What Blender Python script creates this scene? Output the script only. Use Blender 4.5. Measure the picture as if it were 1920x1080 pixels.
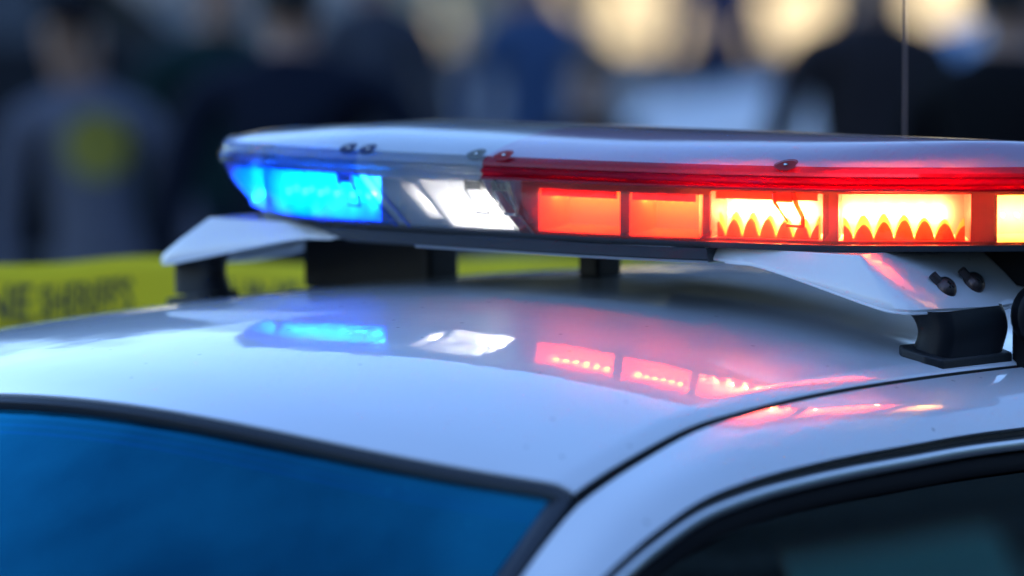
import bpy, math, random
import numpy as np
from mathutils import Vector, Matrix

random.seed(7)
for o in list(bpy.data.objects):
    bpy.data.objects.remove(o)
S = bpy.context.scene
COL = S.collection
R = math.radians
BASE = 1.52            # height of the underside of the light bar above the ground

# ------------------------------------------------------------------ camera
PSI, PHI = R(39.12), R(4.738)
fw = Vector((-math.sin(PSI) * math.cos(PHI), math.cos(PSI) * math.cos(PHI), -math.sin(PHI)))
cam_d = bpy.data.cameras.new('camera')
cam = bpy.data.objects.new('camera', cam_d)
COL.objects.link(cam)
cam.location = Vector((-.099, 0, -.080 + BASE)) - 5.5 * fw
cam.rotation_euler = fw.to_track_quat('-Z', 'Y').to_euler()
cam_d.sensor_width = 36
cam_d.lens = 8750 / 1920 * 36
cam_d.clip_start, cam_d.clip_end = .1, 3000
cam_d.dof.use_dof = True
cam_d.dof.focus_distance = 5.06
cam_d.dof.aperture_fstop = 1.9
cam_d.dof.aperture_blades = 9
S.camera = cam

# ------------------------------------------------------------------ light
SUN_EL = R(20)
SUN_DIR = Vector((.95, -.31, 0)).normalized() * math.cos(SUN_EL) + Vector((0, 0, math.sin(SUN_EL)))
W = bpy.data.worlds.new('World')
S.world = W
W.use_nodes = True
nt = W.node_tree
bg = nt.nodes['Background']
sky = nt.nodes.new('ShaderNodeTexSky')
sky.sky_type = 'NISHITA'
sky.sun_disc = False
sky.sun_elevation = SUN_EL
sky.sun_rotation = math.atan2(SUN_DIR.x, SUN_DIR.y)
sky.air_density = 1.3
sky.dust_density = .3
sky.ozone_density = 3.0
tintn = nt.nodes.new('ShaderNodeMix'); tintn.data_type = 'RGBA'; tintn.blend_type = 'MULTIPLY'
tintn.inputs['Factor'].default_value = 1
tintn.inputs['B'].default_value = (.85, .95, 1.22, 1)        # a clear, cool evening sky
nt.links.new(sky.outputs[0], tintn.inputs['A'])
nt.links.new(tintn.outputs['Result'], bg.inputs[0])
bg.inputs[1].default_value = .13
sun_d = bpy.data.lights.new('sun', 'SUN')
sun = bpy.data.objects.new('sun', sun_d)
COL.objects.link(sun)
sun.rotation_euler = SUN_DIR.to_track_quat('Z', 'Y').to_euler()
sun.location = (20, -10, 20)
sun_d.energy = 3.2
sun_d.angle = R(.5)
sun_d.color = (1, .86, .66)
S.view_settings.view_transform = 'Standard'
S.view_settings.look = 'None'
S.view_settings.exposure = 1.5
S.view_settings.gamma = 1
S.view_settings.use_curve_mapping = False
S.render.engine = 'CYCLES'
cy = S.cycles
cy.use_denoising = True
cy.max_bounces = 14
cy.diffuse_bounces = 4
cy.glossy_bounces = 6
cy.transmission_bounces = 8
cy.transparent_max_bounces = 24
cy.caustics_reflective = False
cy.caustics_refractive = False
cy.sample_clamp_indirect = 30

# ------------------------------------------------------------------ materials
def mat(name):
    m = bpy.data.materials.new(name)
    m.use_nodes = True
    return m, m.node_tree, m.node_tree.nodes['Principled BSDF']

def pbr(name, col, rough=.5, metal=0, coat=0, coat_rough=.03, spec=.5, var=0, scale=8, bump=0, bscale=200,
        emit=None, estr=0):
    m, t, b = mat(name)
    b.inputs['Base Color'].default_value = (*col, 1)
    b.inputs['Roughness'].default_value = rough
    b.inputs['Metallic'].default_value = metal
    b.inputs['Coat Weight'].default_value = coat
    b.inputs['Coat Roughness'].default_value = coat_rough
    b.inputs['Specular IOR Level'].default_value = spec
    tc = t.nodes.new('ShaderNodeTexCoord')
    if var:
        n = t.nodes.new('ShaderNodeTexNoise')
        n.inputs['Scale'].default_value = scale
        n.inputs['Detail'].default_value = 5
        t.links.new(tc.outputs['Object'], n.inputs['Vector'])
        mx = t.nodes.new('ShaderNodeMix')
        mx.data_type = 'RGBA'
        mx.inputs['A'].default_value = (*[c * (1 - var) for c in col], 1)
        mx.inputs['B'].default_value = (*[min(1, c * (1 + var)) for c in col], 1)
        t.links.new(n.outputs['Fac'], mx.inputs['Factor'])
        t.links.new(mx.outputs['Result'], b.inputs['Base Color'])
    if bump:
        n = t.nodes.new('ShaderNodeTexNoise')
        n.inputs['Scale'].default_value = bscale
        t.links.new(tc.outputs['Object'], n.inputs['Vector'])
        bp = t.nodes.new('ShaderNodeBump')
        bp.inputs['Strength'].default_value = bump
        bp.inputs['Distance'].default_value = .002
        t.links.new(n.outputs['Fac'], bp.inputs['Height'])
        t.links.new(bp.outputs[0], b.inputs['Normal'])
    if emit:
        b.inputs['Emission Color'].default_value = (*emit, 1)
        b.inputs['Emission Strength'].default_value = estr
    return m

def paint(name, col, dirt=.5):
    """white car paint under clear coat with fine dust and a few dark specks"""
    m, t, b = mat(name)
    tc = t.nodes.new('ShaderNodeTexCoord')
    v = t.nodes.new('ShaderNodeTexVoronoi')
    v.inputs['Scale'].default_value = 30
    v.inputs['Randomness'].default_value = 1
    t.links.new(tc.outputs['Object'], v.inputs['Vector'])
    ss = t.nodes.new('ShaderNodeMath'); ss.operation = 'LESS_THAN'; ss.inputs[1].default_value = .075
    t.links.new(v.outputs['Distance'], ss.inputs[0])
    sep = t.nodes.new('ShaderNodeSeparateColor')
    t.links.new(v.outputs['Color'], sep.inputs[0])
    gt = t.nodes.new('ShaderNodeMath'); gt.operation = 'GREATER_THAN'; gt.inputs[1].default_value = .6
    t.links.new(sep.outputs[0], gt.inputs[0])
    mul = t.nodes.new('ShaderNodeMath'); mul.operation = 'MULTIPLY'
    t.links.new(ss.outputs[0], mul.inputs[0]); t.links.new(gt.outputs[0], mul.inputs[1])
    m2 = t.nodes.new('ShaderNodeMath'); m2.operation = 'MULTIPLY'; m2.inputs[1].default_value = dirt
    t.links.new(mul.outputs[0], m2.inputs[0])
    n = t.nodes.new('ShaderNodeTexNoise'); n.inputs['Scale'].default_value = 5; n.inputs['Detail'].default_value = 8
    t.links.new(tc.outputs['Object'], n.inputs['Vector'])
    mx0 = t.nodes.new('ShaderNodeMix'); mx0.data_type = 'RGBA'
    mx0.inputs['A'].default_value = (*[c * .93 for c in col], 1)
    mx0.inputs['B'].default_value = (*col, 1)
    t.links.new(n.outputs['Fac'], mx0.inputs['Factor'])
    mx = t.nodes.new('ShaderNodeMix'); mx.data_type = 'RGBA'
    mx.inputs['B'].default_value = (.06, .055, .05, 1)
    t.links.new(mx0.outputs['Result'], mx.inputs['A'])
    t.links.new(m2.outputs[0], mx.inputs['Factor'])
    t.links.new(mx.outputs['Result'], b.inputs['Base Color'])
    b.inputs['Roughness'].default_value = .4
    b.inputs['Coat Weight'].default_value = 1
    b.inputs['Coat IOR'].default_value = 1.55
    n2 = t.nodes.new('ShaderNodeTexNoise'); n2.inputs['Scale'].default_value = 14; n2.inputs['Detail'].default_value = 6
    t.links.new(tc.outputs['Object'], n2.inputs['Vector'])
    mr = t.nodes.new('ShaderNodeMapRange')
    mr.inputs['To Min'].default_value = .012; mr.inputs['To Max'].default_value = .05
    t.links.new(n2.outputs['Fac'], mr.inputs['Value'])
    t.links.new(mr.outputs[0], b.inputs['Coat Roughness'])
    n3 = t.nodes.new('ShaderNodeTexNoise'); n3.inputs['Scale'].default_value = 11; n3.inputs['Detail'].default_value = 3
    t.links.new(tc.outputs['Object'], n3.inputs['Vector'])
    bp = t.nodes.new('ShaderNodeBump'); bp.inputs['Strength'].default_value = .05; bp.inputs['Distance'].default_value = .01
    t.links.new(n3.outputs['Fac'], bp.inputs['Height']); t.links.new(bp.outputs[0], b.inputs['Coat Normal'])
    return m

def lens_mat(name, tint, gloss_rough=.04, diffuse=0, dcol=(1, 1, 1), ior=1.45, bump=0, bscale=60, gcol=(1, 1, 1), refr=0, dust_sheen=0, rrough=.03):
    """thin clear or tinted plastic: straight-through tinted light, a fresnel sheen, a little scatter"""
    m = bpy.data.materials.new(name)
    m.use_nodes = True
    t = m.node_tree
    t.nodes.clear()
    out = t.nodes.new('ShaderNodeOutputMaterial')
    tr = t.nodes.new('ShaderNodeBsdfTransparent'); tr.inputs[0].default_value = (*tint, 1)
    gl = t.nodes.new('ShaderNodeBsdfGlossy'); gl.inputs['Roughness'].default_value = gloss_rough; gl.inputs['Color'].default_value = (*gcol, 1)
    fr = t.nodes.new('ShaderNodeFresnel'); fr.inputs[0].default_value = ior
    cur = tr
    rf = None
    if refr:
        rf = t.nodes.new('ShaderNodeBsdfRefraction'); rf.inputs['Color'].default_value = (*tint, 1)
        rf.inputs['IOR'].default_value = 1.12; rf.inputs['Roughness'].default_value = rrough
        mr_ = t.nodes.new('ShaderNodeMixShader'); mr_.inputs[0].default_value = refr
        t.links.new(tr.outputs[0], mr_.inputs[1]); t.links.new(rf.outputs[0], mr_.inputs[2])
        cur = tr = mr_
    if diffuse:
        df = t.nodes.new('ShaderNodeBsdfDiffuse'); df.inputs[0].default_value = (*dcol, 1)
        tl = t.nodes.new('ShaderNodeBsdfTranslucent'); tl.inputs[0].default_value = (*dcol, 1)
        ad = t.nodes.new('ShaderNodeMixShader'); ad.inputs[0].default_value = .5
        t.links.new(df.outputs[0], ad.inputs[1]); t.links.new(tl.outputs[0], ad.inputs[2])
        mm = t.nodes.new('ShaderNodeMixShader'); mm.inputs[0].default_value = diffuse
        t.links.new(tr.outputs[0], mm.inputs[1]); t.links.new(ad.outputs[0], mm.inputs[2])
        cur = mm
    if dust_sheen:  # noise patches paint reflected sky into the diffuse colour; the specks are dirt
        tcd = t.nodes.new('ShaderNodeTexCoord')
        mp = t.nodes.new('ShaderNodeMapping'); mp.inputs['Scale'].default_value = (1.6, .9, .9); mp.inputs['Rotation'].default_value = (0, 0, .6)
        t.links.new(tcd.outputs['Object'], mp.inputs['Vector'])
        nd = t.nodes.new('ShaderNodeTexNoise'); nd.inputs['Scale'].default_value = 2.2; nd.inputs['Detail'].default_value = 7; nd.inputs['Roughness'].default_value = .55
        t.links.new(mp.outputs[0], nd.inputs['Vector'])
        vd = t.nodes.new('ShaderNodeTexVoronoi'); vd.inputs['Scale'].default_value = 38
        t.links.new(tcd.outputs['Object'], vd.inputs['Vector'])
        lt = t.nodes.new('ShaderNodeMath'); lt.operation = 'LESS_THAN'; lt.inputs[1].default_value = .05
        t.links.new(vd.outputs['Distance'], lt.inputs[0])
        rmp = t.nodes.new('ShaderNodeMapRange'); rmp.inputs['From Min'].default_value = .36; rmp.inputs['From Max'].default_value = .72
        rmp.inputs['To Max'].default_value = dust_sheen
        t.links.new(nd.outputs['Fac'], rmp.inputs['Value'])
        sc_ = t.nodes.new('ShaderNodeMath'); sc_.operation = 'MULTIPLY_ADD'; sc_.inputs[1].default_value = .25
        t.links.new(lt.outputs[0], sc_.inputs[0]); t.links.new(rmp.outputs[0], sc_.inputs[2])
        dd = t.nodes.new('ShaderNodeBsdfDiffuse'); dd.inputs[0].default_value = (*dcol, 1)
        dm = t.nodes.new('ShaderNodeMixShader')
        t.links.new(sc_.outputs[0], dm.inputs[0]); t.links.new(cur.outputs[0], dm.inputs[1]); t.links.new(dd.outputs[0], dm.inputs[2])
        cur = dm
    mx = t.nodes.new('ShaderNodeMixShader')
    t.links.new(fr.outputs[0], mx.inputs[0])
    t.links.new(cur.outputs[0], mx.inputs[1]); t.links.new(gl.outputs[0], mx.inputs[2])
    if bump:
        tc = t.nodes.new('ShaderNodeTexCoord')
        n = t.nodes.new('ShaderNodeTexNoise'); n.inputs['Scale'].default_value = bscale; n.inputs['Detail'].default_value = 3
        t.links.new(tc.outputs['Object'], n.inputs['Vector'])
        bp = t.nodes.new('ShaderNodeBump'); bp.inputs['Strength'].default_value = bump; bp.inputs['Distance'].default_value = .004
        t.links.new(n.outputs['Fac'], bp.inputs['Height'])
        if rf: t.links.new(bp.outputs[0], rf.inputs['Normal'])
        t.links.new(bp.outputs[0], gl.inputs['Normal']); t.links.new(bp.outputs[0], fr.inputs['Normal'])
    t.links.new(mx.outputs[0], out.inputs[0])
    return m

def glow(name, col, strength):
    m = bpy.data.materials.new(name)
    m.use_nodes = True
    t = m.node_tree
    t.nodes.clear()
    out = t.nodes.new('ShaderNodeOutputMaterial')
    e = t.nodes.new('ShaderNodeEmission')
    e.inputs[0].default_value = (*col, 1); e.inputs[1].default_value = strength
    t.links.new(e.outputs[0], out.inputs[0])
    return m

def translucent(name, col, mixd=.5):
    m = bpy.data.materials.new(name)
    m.use_nodes = True
    t = m.node_tree
    t.nodes.clear()
    out = t.nodes.new('ShaderNodeOutputMaterial')
    a = t.nodes.new('ShaderNodeBsdfDiffuse'); a.inputs[0].default_value = (*col, 1)
    b = t.nodes.new('ShaderNodeBsdfTranslucent'); b.inputs[0].default_value = (*col, 1)
    mx = t.nodes.new('ShaderNodeMixShader'); mx.inputs[0].default_value = mixd
    t.links.new(a.outputs[0], mx.inputs[1]); t.links.new(b.outputs[0], mx.inputs[2])
    t.links.new(mx.outputs[0], out.inputs[0])
    return m

M = dict(
    paint=paint('car_paint_white', (.74, .74, .75)),
    seal=pbr('seal_black', (.005, .005, .006), .7, spec=.12),
    black=pbr('black_rubber', (.012, .012, .013), .55, bump=.3, bscale=500),
    blackp=pbr('black_plastic', (.007, .007, .009), .45, spec=.25, bump=.15, bscale=900),
    mould=pbr('moulding_rubber', (.016, .019, .024), .28, spec=.6, bump=.1, bscale=300),
    chrome=pbr('brushed_trim', (.62, .61, .60), .3, metal=1, bump=.1, bscale=300),
    bracket=paint('bracket_paint', (.78, .78, .79), .25),
    tray=pbr('tray_grey', (.030, .034, .042), .42, spec=.35, var=.2, scale=30),
    screw=pbr('screw_dark', (.10, .07, .065), .3, metal=.8, bump=.3, bscale=600),
    steel=pbr('screw_steel', (.5, .5, .5), .25, metal=1),
    dome_white=lens_mat('dome_white', (.5, .5, .5), .06, diffuse=.93, dcol=(.66, .72, .78), ior=1.5),
    dome_rose=lens_mat('dome_rose', (.5, .4, .45), .06, diffuse=.93, dcol=(.62, .47, .62), ior=1.5),
    lens_clear=lens_mat('lens_clear', (.95, .95, .96), diffuse=.24, dcol=(.8, .82, .85), bump=.4, bscale=45, refr=.85, rrough=.12),
    lens_blue=lens_mat('lens_blue', (.03, .42, 1.0), diffuse=.22, dcol=(.0, .16, .95), bump=.35, bscale=32, refr=.6),
    lens_red=lens_mat('lens_clear_red', (.98, .93, .92), diffuse=.15, dcol=(.9, .20, .17), bump=.1, refr=.25),
    band_red=lens_mat('band_red', (.9, .015, .05), diffuse=.42, dcol=(.75, .0, .03), bump=.1, bscale=30),
    band_clear=lens_mat('band_clear', (.75, .8, .82), diffuse=.3, dcol=(.55, .6, .62), bump=.25, bscale=30, ior=1.6),
    band_blue=lens_mat('band_blue', (.3, .5, .85), diffuse=.35, dcol=(.12, .20, .36), bump=.25, bscale=30, ior=1.7),
    inner=pbr('bar_inner', (.75, .77, .80), .45, var=.15, scale=30),
    inner_red=pbr('bar_inner_red', (.6, .09, .09), .45, var=.2, scale=30),
    refl_red=pbr('reflector_red', (.9, .36, .22), .5, spec=.4),
    refl_amber=pbr('reflector_amber', (.8, .62, .32), .5, spec=.4),
    lip_red=translucent('lip_red', (.75, .13, .05), .6),
    refl_blue=pbr('reflector_blue', (.35, .7, .95), .5, spec=.4),
    refl_white=pbr('reflector_white', (.85, .85, .86), .4, spec=.5),
    optic_red=translucent('optic_red', (.22, .035, .012), .8),
    ceil_red=pbr('reflector_ceiling', (.13, .012, .012), .6),
    optic_pale=translucent('optic_pale', (.55, .20, .05), .8),
    refl_hot=pbr('reflector_hot', (.9, .72, .48), .5, spec=.4),
    optic_blue=translucent('optic_blue', (.35, .85, 1.0), .8),
    optic_white=translucent('optic_white', (.92, .92, .92), .75),
)
for key, c, st, face in (('led_hot', (1, .36, .11), 2100, 7), ('led_dim', (1, .125, .014), 82, 15), ('led_amber', (1, .58, .16), 200, 6), ('led_blue', (.03, .32, 1), 400, 0), ('led_white', (1, .97, .93), 40, 8)):
    M[key] = glow(key, c, st)
    M['face_' + key] = glow(key + '_face', (.5, .8, 1) if key == 'led_blue' else c, face or 10)

# ------------------------------------------------------------------ mesh helpers (coordinates in metres, z=0 at the underside of the bar)
class MB:
    def __init__(self):
        self.v, self.f, self.mi = [], [], []
    def add(self, verts, faces, mi=0):
        o = len(self.v)
        self.v += [tuple(map(float, p)) for p in verts]
        self.f += [tuple(i + o for i in f) for f in faces]
        self.mi += [mi] * len(faces)
        return self
    def grid(self, P, mi=0, closed_u=False, flip=False):
        P = np.asarray(P, float)
        n, m = P.shape[:2]
        F = []
        for i in range(n - 1 + (1 if closed_u else 0)):
            for j in range(m - 1):
                a, b = i * m + j, ((i + 1) % n) * m + j
                q = (a, b, b + 1, a + 1)
                F.append(q[::-1] if flip else q)
        return self.add(P.reshape(-1, 3), F, mi)
    def box(self, c, s, rz=0, mi=0, rot=None):
        m = rot if rot is not None else Matrix.Rotation(rz, 3, 'Z')
        vs = []
        for x in (-1, 1):
            for y in (-1, 1):
                for z in (-1, 1):
                    vs.append(Vector(c) + m @ Vector((x * s[0] / 2, y * s[1] / 2, z * s[2] / 2)))
        return self.add(vs, [(0, 1, 3, 2), (4, 6, 7, 5), (0, 4, 5, 1), (2, 3, 7, 6), (0, 2, 6, 4), (1, 5, 7, 3)], mi)
    def tube(self, pts, r, n=10, mi=0, cap=True):
        pts = [Vector(p) for p in pts]
        rr = r if hasattr(r, '__len__') else [r] * len(pts)
        rows = []
        for i, p in enumerate(pts):
            t = (pts[min(i + 1, len(pts) - 1)] - pts[max(i - 1, 0)]).normalized()
            a = t.cross(Vector((0, 0, 1)) if abs(t.z) < .9 else Vector((1, 0, 0))).normalized()
            b = t.cross(a)
            rows.append([p + (a * math.cos(k * 2 * math.pi / n) + b * math.sin(k * 2 * math.pi / n)) * rr[i] for k in range(n)])
        o = len(self.v)
        vs = [q for row in rows for q in row]
        F = []
        for i in range(len(pts) - 1):
            for k in range(n):
                F.append((i * n + k, i * n + (k + 1) % n, (i + 1) * n + (k + 1) % n, (i + 1) * n + k))
        if cap:
            F.append(tuple(range(n))[::-1]); F.append(tuple((len(pts) - 1) * n + k for k in range(n)))
        return self.add(vs, F, mi)
    def prism(self, outline, d, mi=0):
        """outline: list of 3-D points (planar), extruded along vector d"""
        n = len(outline); d = Vector(d)
        vs = [Vector(p) for p in outline] + [Vector(p) + d for p in outline]
        F = [tuple(range(n))[::-1], tuple(range(n, 2 * n))] + [(i, (i + 1) % n, n + (i + 1) % n, n + i) for i in range(n)]
        return self.add(vs, F, mi)

def obj(name, mb, m, parent=None, smooth=True, bevel=0, solid=0, sub=0, z0=BASE, angle=40, tri=False):
    me = bpy.data.meshes.new(name)
    me.from_pydata([(x, y, z + z0) for x, y, z in mb.v], [], mb.f)
    ms = m if isinstance(m, (list, tuple)) else [m]
    for k in ms:
        me.materials.append(k)
    if len(ms) > 1:
        me.polygons.foreach_set('material_index', mb.mi)
    me.polygons.foreach_set('use_smooth', [smooth] * len(me.polygons))
    me.validate()
    import bmesh
    bm = bmesh.new(); bm.from_mesh(me)
    bmesh.ops.remove_doubles(bm, verts=bm.verts, dist=1e-6)
    bmesh.ops.recalc_face_normals(bm, faces=bm.faces)
    if smooth:
        for e in bm.edges:
            if len(e.link_faces) == 2 and e.calc_face_angle(0) > R(angle):
                e.smooth = False
    bm.to_mesh(me); bm.free()
    o = bpy.data.objects.new(name, me)
    COL.objects.link(o)
    if parent:
        o.parent = parent
        o.matrix_parent_inverse = Matrix.Identity(4)
        w = Vector((0, 0, 0)); q = parent
        while q:
            w += q.location; q = q.parent
        o.location = -w
    if bevel:
        b = o.modifiers.new('bevel', 'BEVEL'); b.width = bevel; b.segments = 3; b.limit_method = 'ANGLE'; b.angle_limit = R(30)
        b.harden_normals = False
    if solid:
        s = o.modifiers.new('solid', 'SOLIDIFY'); s.thickness = solid; s.offset = -1; s.use_rim = not name.endswith(('window', 'windshield'))
    if sub:
        s = o.modifiers.new('sub', 'SUBSURF'); s.levels = s.render_levels = sub
    return o

def tag(o, label, cat, group=None):
    o['label'] = label; o['category'] = cat
    if group:
        o['group'] = group
    return o
def structure(o):
    o['kind'] = 'structure'; return o
def empty(name, loc, label, cat, group=None):
    o = bpy.data.objects.new(name, None); COL.objects.link(o)
    o.location = loc; o.empty_display_size = .1
    return tag(o, label, cat, group)

def catmull(P, n, closed=False):
    P = np.asarray(P, float); k = len(P)
    t = np.linspace(0, k if closed else k - 1, n, endpoint=not closed)
    i = np.floor(t).astype(int)
    if not closed:
        i = np.clip(i, 0, k - 2)
    f = (t - i)[:, None]
    g = (lambda q: P[(i + q) % k]) if closed else (lambda q: P[np.clip(i + q, 0, k - 1)])
    return .5 * (2 * g(0) + (g(1) - g(-1)) * f + (2 * g(-1) - 5 * g(0) + 4 * g(1) - g(2)) * f ** 2 + (3 * g(0) - g(-1) - 3 * g(1) + g(2)) * f ** 3)
def sstep(x, a, b):
    t = np.clip((np.asarray(x, float) - a) / (b - a), 0, 1)
    return t * t * (3 - 2 * t)

# ------------------------------------------------------------------ setting
b = MB().add([(-900, -900, 0), (900, -900, 0), (900, 900, 0), (-900, 900, 0)], [(0, 1, 2, 3)])
asphalt = pbr('asphalt', (.036, .037, .040), .85, var=.35, scale=.8, bump=.4, bscale=120)
structure(obj('ground', b, asphalt, z0=0))
b = MB()
b.box((-23.5, 29, .06), (70, 6, .12), rz=R(39.12))
structure(obj('pavement', b, pbr('concrete', (.30, .29, .27), .85, var=.15, scale=1.5), z0=0, smooth=False))

# ------------------------------------------------------------------ police car
car = empty('police_car', (0, 0, 0), 'white police car filling the foreground, its roof carrying the red and blue light bar', 'car')
XE = .585
EY = [-1.50, -.95, -.853, -.796, -.739, -.689, -.629, -.542, -.452, -.359, -.263, -.165, .063, .3, .6, 1.0, 1.25]
EZ = [-.640, -.320, -.264, -.229, -.199, -.181, -.164, -.144, -.135, -.1295, -.127, -.1265, -.129, -.136, -.152, -.20, -.26]
CY = [-.95, -.83, -.70, -.55, -.40, -.2, 0, .2, .4, .7, 1.0, 1.3]
CZ = [-.150, -.134, -.113, -.0945, -.0815, -.0705, -.067, -.069, -.076, -.098, -.14, -.22]
def smooth_interp(y, X, Z):
    X = np.array(X); Z = np.array(Z)
    m = np.gradient(Z, X)
    i = np.clip(np.searchsorted(X, y) - 1, 0, len(X) - 2)
    h = X[i + 1] - X[i]; t = (y - X[i]) / h
    return (2 * t**3 - 3 * t**2 + 1) * Z[i] + (t**3 - 2 * t**2 + t) * h * m[i] + (-2 * t**3 + 3 * t**2) * Z[i + 1] + (t**3 - t**2) * h * m[i + 1]
Ze = lambda y: smooth_interp(np.asarray(y, float), EY, EZ)
Zc = lambda y: smooth_interp(np.asarray(y, float), CY, CZ)
def roof_z(x, y, edge=True):
    s = np.abs(x) / .59
    z = Ze(y) + (Zc(y) - Ze(y)) * (1 - s**2)
    if edge:
        z = z - .011 * np.clip((np.abs(x) - .548) / .03, 0, 1.3) ** 2
    return z
XH = .570
def header_y(x):
    return -.733 - .098 * (1 - (np.asarray(x) / .56) ** 2)
sx = np.sin(np.linspace(-1, 1, 121) * math.pi / 2 * .98); sx /= sx[-1]
rows = []
for t in np.linspace(0, 1, 110):
    x = sx * XH
    y = header_y(x) * (1 - t) + 1.12 * t
    rows.append(np.stack([x, y, roof_z(x, y)], -1))
rows = np.array(rows)
lip = rows[0].copy(); lip[:, 2] -= .012; lip[:, 1] += .004
rows = np.concatenate([lip[None], rows])
# turn the long edges down into the drip channel
l = rows[:, :1].copy(); l[..., 2] -= .003; l[..., 0] -= .001
r = rows[:, -1:].copy(); r[..., 2] -= .003; r[..., 0] += .001
seam_rows = [np.concatenate([e_, e_ + np.array([sg_ * .0005, 0, -.022])], 1) for e_, sg_ in ((l, -1), (r, 1))]
rows = np.concatenate([l, rows, r], 1)
for e_ in seam_rows:
    obj('roof_seam', MB().grid(e_), M['black'], car)
roof = obj('roof', MB().grid(rows, flip=True), M['paint'], car, angle=50)

# side rails / pillars: from the drip channel down to the window frame, both sides
WY = [-1.60, -1.0, -.90, -.813, -.739, -.654, -.567, -.477, -.384, -.289, -.19, -.067, .1, .3, .6, .9, 1.2]
WZ = [-.66, -.350, -.300, -.261, -.234, -.206, -.193, -.187, -.184, -.183, -.182, -.184, -.188, -.195, -.215, -.255, -.33]
Wz = lambda y: smooth_interp(np.asarray(y, float), WY, WZ)
yy = np.concatenate([np.linspace(-1.45, -.8, 40), np.linspace(-.78, 1.12, 90)])
XD = np.interp(yy, [-1.45, -.85, -.74, -.5, .2, 1.12], [.70, .597, .5825, .579, .577, .55])
XW = np.interp(yy, [-1.45, -.85, -.74, .2, 1.12], [.775, .672, .661, .661, .635])
D = np.stack([XD, yy, Ze(yy) - np.interp(yy, [-1.0, -.74, -.4, .2], [.006, .0105, .0085, .006])], -1)
WL = np.stack([XW, yy, np.minimum(Wz(yy), D[:, 2] - .012)], -1)
def frame_norm(P):
    T = np.gradient(P, axis=0); T /= np.linalg.norm(T, axis=1)[:, None]
    N = np.stack([np.zeros(len(P)), T[:, 2], -T[:, 1]], -1)      # down and to the rear in the side plane
    return N / np.linalg.norm(N, axis=1)[:, None]
NW = frame_norm(WL)
def mirror(P, s):
    P = np.array(P, float).copy(); P[..., 0] *= s; return P
for s in (1, -1):
    prof = []
    for t in np.linspace(0, 1, 12):
        bul = math.sin(math.pi * t)
        p = D * (1 - t) + WL * t
        p = p + np.array([.010, 0, .007]) * bul + np.array([0.004 * (1 - (1 - t) ** 6), 0, 0])
        prof.append(p)
    inn = D.copy(); inn[:, 2] -= .022; inn[:, 0] += .001
    bot = WL + NW * .010 + np.array([-.012, 0, 0])
    P = np.stack([inn] + prof + [bot], 1)
    obj('side_rail', MB().grid(mirror(P, s), flip=s > 0), M['paint'], car, angle=60)
    # black filler in the drip channel
    ch = np.stack([D + np.array([-.014, 0, -.016]), D + np.array([.006, 0, -.013])], 1)
    obj('drip_channel', MB().grid(mirror(ch, s)), M['black'], car)
    def strip(a0, a1, x0, x1, h, m, nm):
        ts = np.linspace(0, 1, 7)
        Q = [WL + NW * (a0 + (a1 - a0) * t) + np.array([x0 + (x1 - x0) * t + h * math.sin(math.pi * t) ** .6, 0, 0]) for t in ts]
        Q = [Q[0] + np.array([-.014, 0, 0])] + Q + [Q[-1] + np.array([-.014, 0, 0])]
        obj(nm, MB().grid(mirror(np.stack(Q, 1), s)), m, car, angle=50)
    strip(.004, .011, -.004, -.003, .001, M['black'], 'window_gap')
    strip(.011, .025, .0, .003, .004, M['chrome'], 'window_trim')
    strip(.026, .046, -.003, .004, .003, M['seal'], 'window_seal')
    # side glass with tumblehome
    gl = []
    zb = -.62
    top = WL + NW * .038 + np.array([-.009, 0, 0])
    for t in np.linspace(0, 1, 14):
        z = np.minimum(top[:, 2], top[:, 2] * (1 - t) + zb * t)
        gl.append(np.stack([top[:, 0] + .34 * (top[:, 2] - z) - .012 * t * t, top[:, 1], z], -1))
    glass_side = M.get('glass_side')
    if glass_side is None:
        glass_side = M['glass_side'] = lens_mat('glass_side', (.30, .42, .45), .01, ior=1.55)
    k0 = 28
    P = np.stack(gl, 1)[k0:]
    obj('side_window', MB().grid(mirror(P, s)), glass_side, car, solid=.004)
    # door pillar between front and rear glass
    pb = MB()
    for t0 in (.22,):
        i = int(np.argmin(abs(yy - t0)))
        q = np.stack(gl, 1)[i:i + 5]
        q[..., 0] += .004
        pb.grid(mirror(q, s))
    obj('door_pillar', pb, M['blackp'], car, solid=.01)
    # door and wing below the glass
    ys = np.linspace(-2.75, 2.15, 60)
    side = []
    for zz, xo in ((-.60, .80), (-.66, .86), (-.80, .895), (-1.0, .905), (-1.2, .88), (-1.32, .84)):
        tap = np.interp(ys, [-2.75, -2.2, -1.2, 1.4, 2.15], [.80, .95, 1, 1, .90])
        drop = np.interp(ys, [-2.75, -1.4, -.9, 1.2, 2.15], [-.12, -.05, 0, 0, -.05]) * (1 if zz > -.9 else .3)
        side.append(np.stack([xo * tap, ys, zz + drop], -1))
    obj('body_side', MB().grid(mirror(np.stack(side, 1), s), flip=s > 0), M['paint'], car)
    for wy in (-1.72, 1.25):
        wb = MB()
        n = 28
        ring = lambda rad, x: [(s * x, wy + rad * math.cos(a), -1.52 + .335 + rad * math.sin(a)) for a in np.linspace(0, 2 * math.pi, n, endpoint=False)]
        wb.grid(np.array([ring(.20, .885), ring(.28, .90), ring(.33, .885), ring(.335, .80), ring(.33, .70), ring(.2, .69)]).transpose(1, 0, 2), closed_u=True)
        w = obj('wheel', wb, M['black'], car)
        rb = MB().grid(np.array([ring(.005, .875), ring(.06, .885), ring(.10, .87), ring(.19, .88), ring(.205, .895)]).transpose(1, 0, 2), closed_u=True)
        obj('rim', rb, M['chrome'], w)

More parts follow.
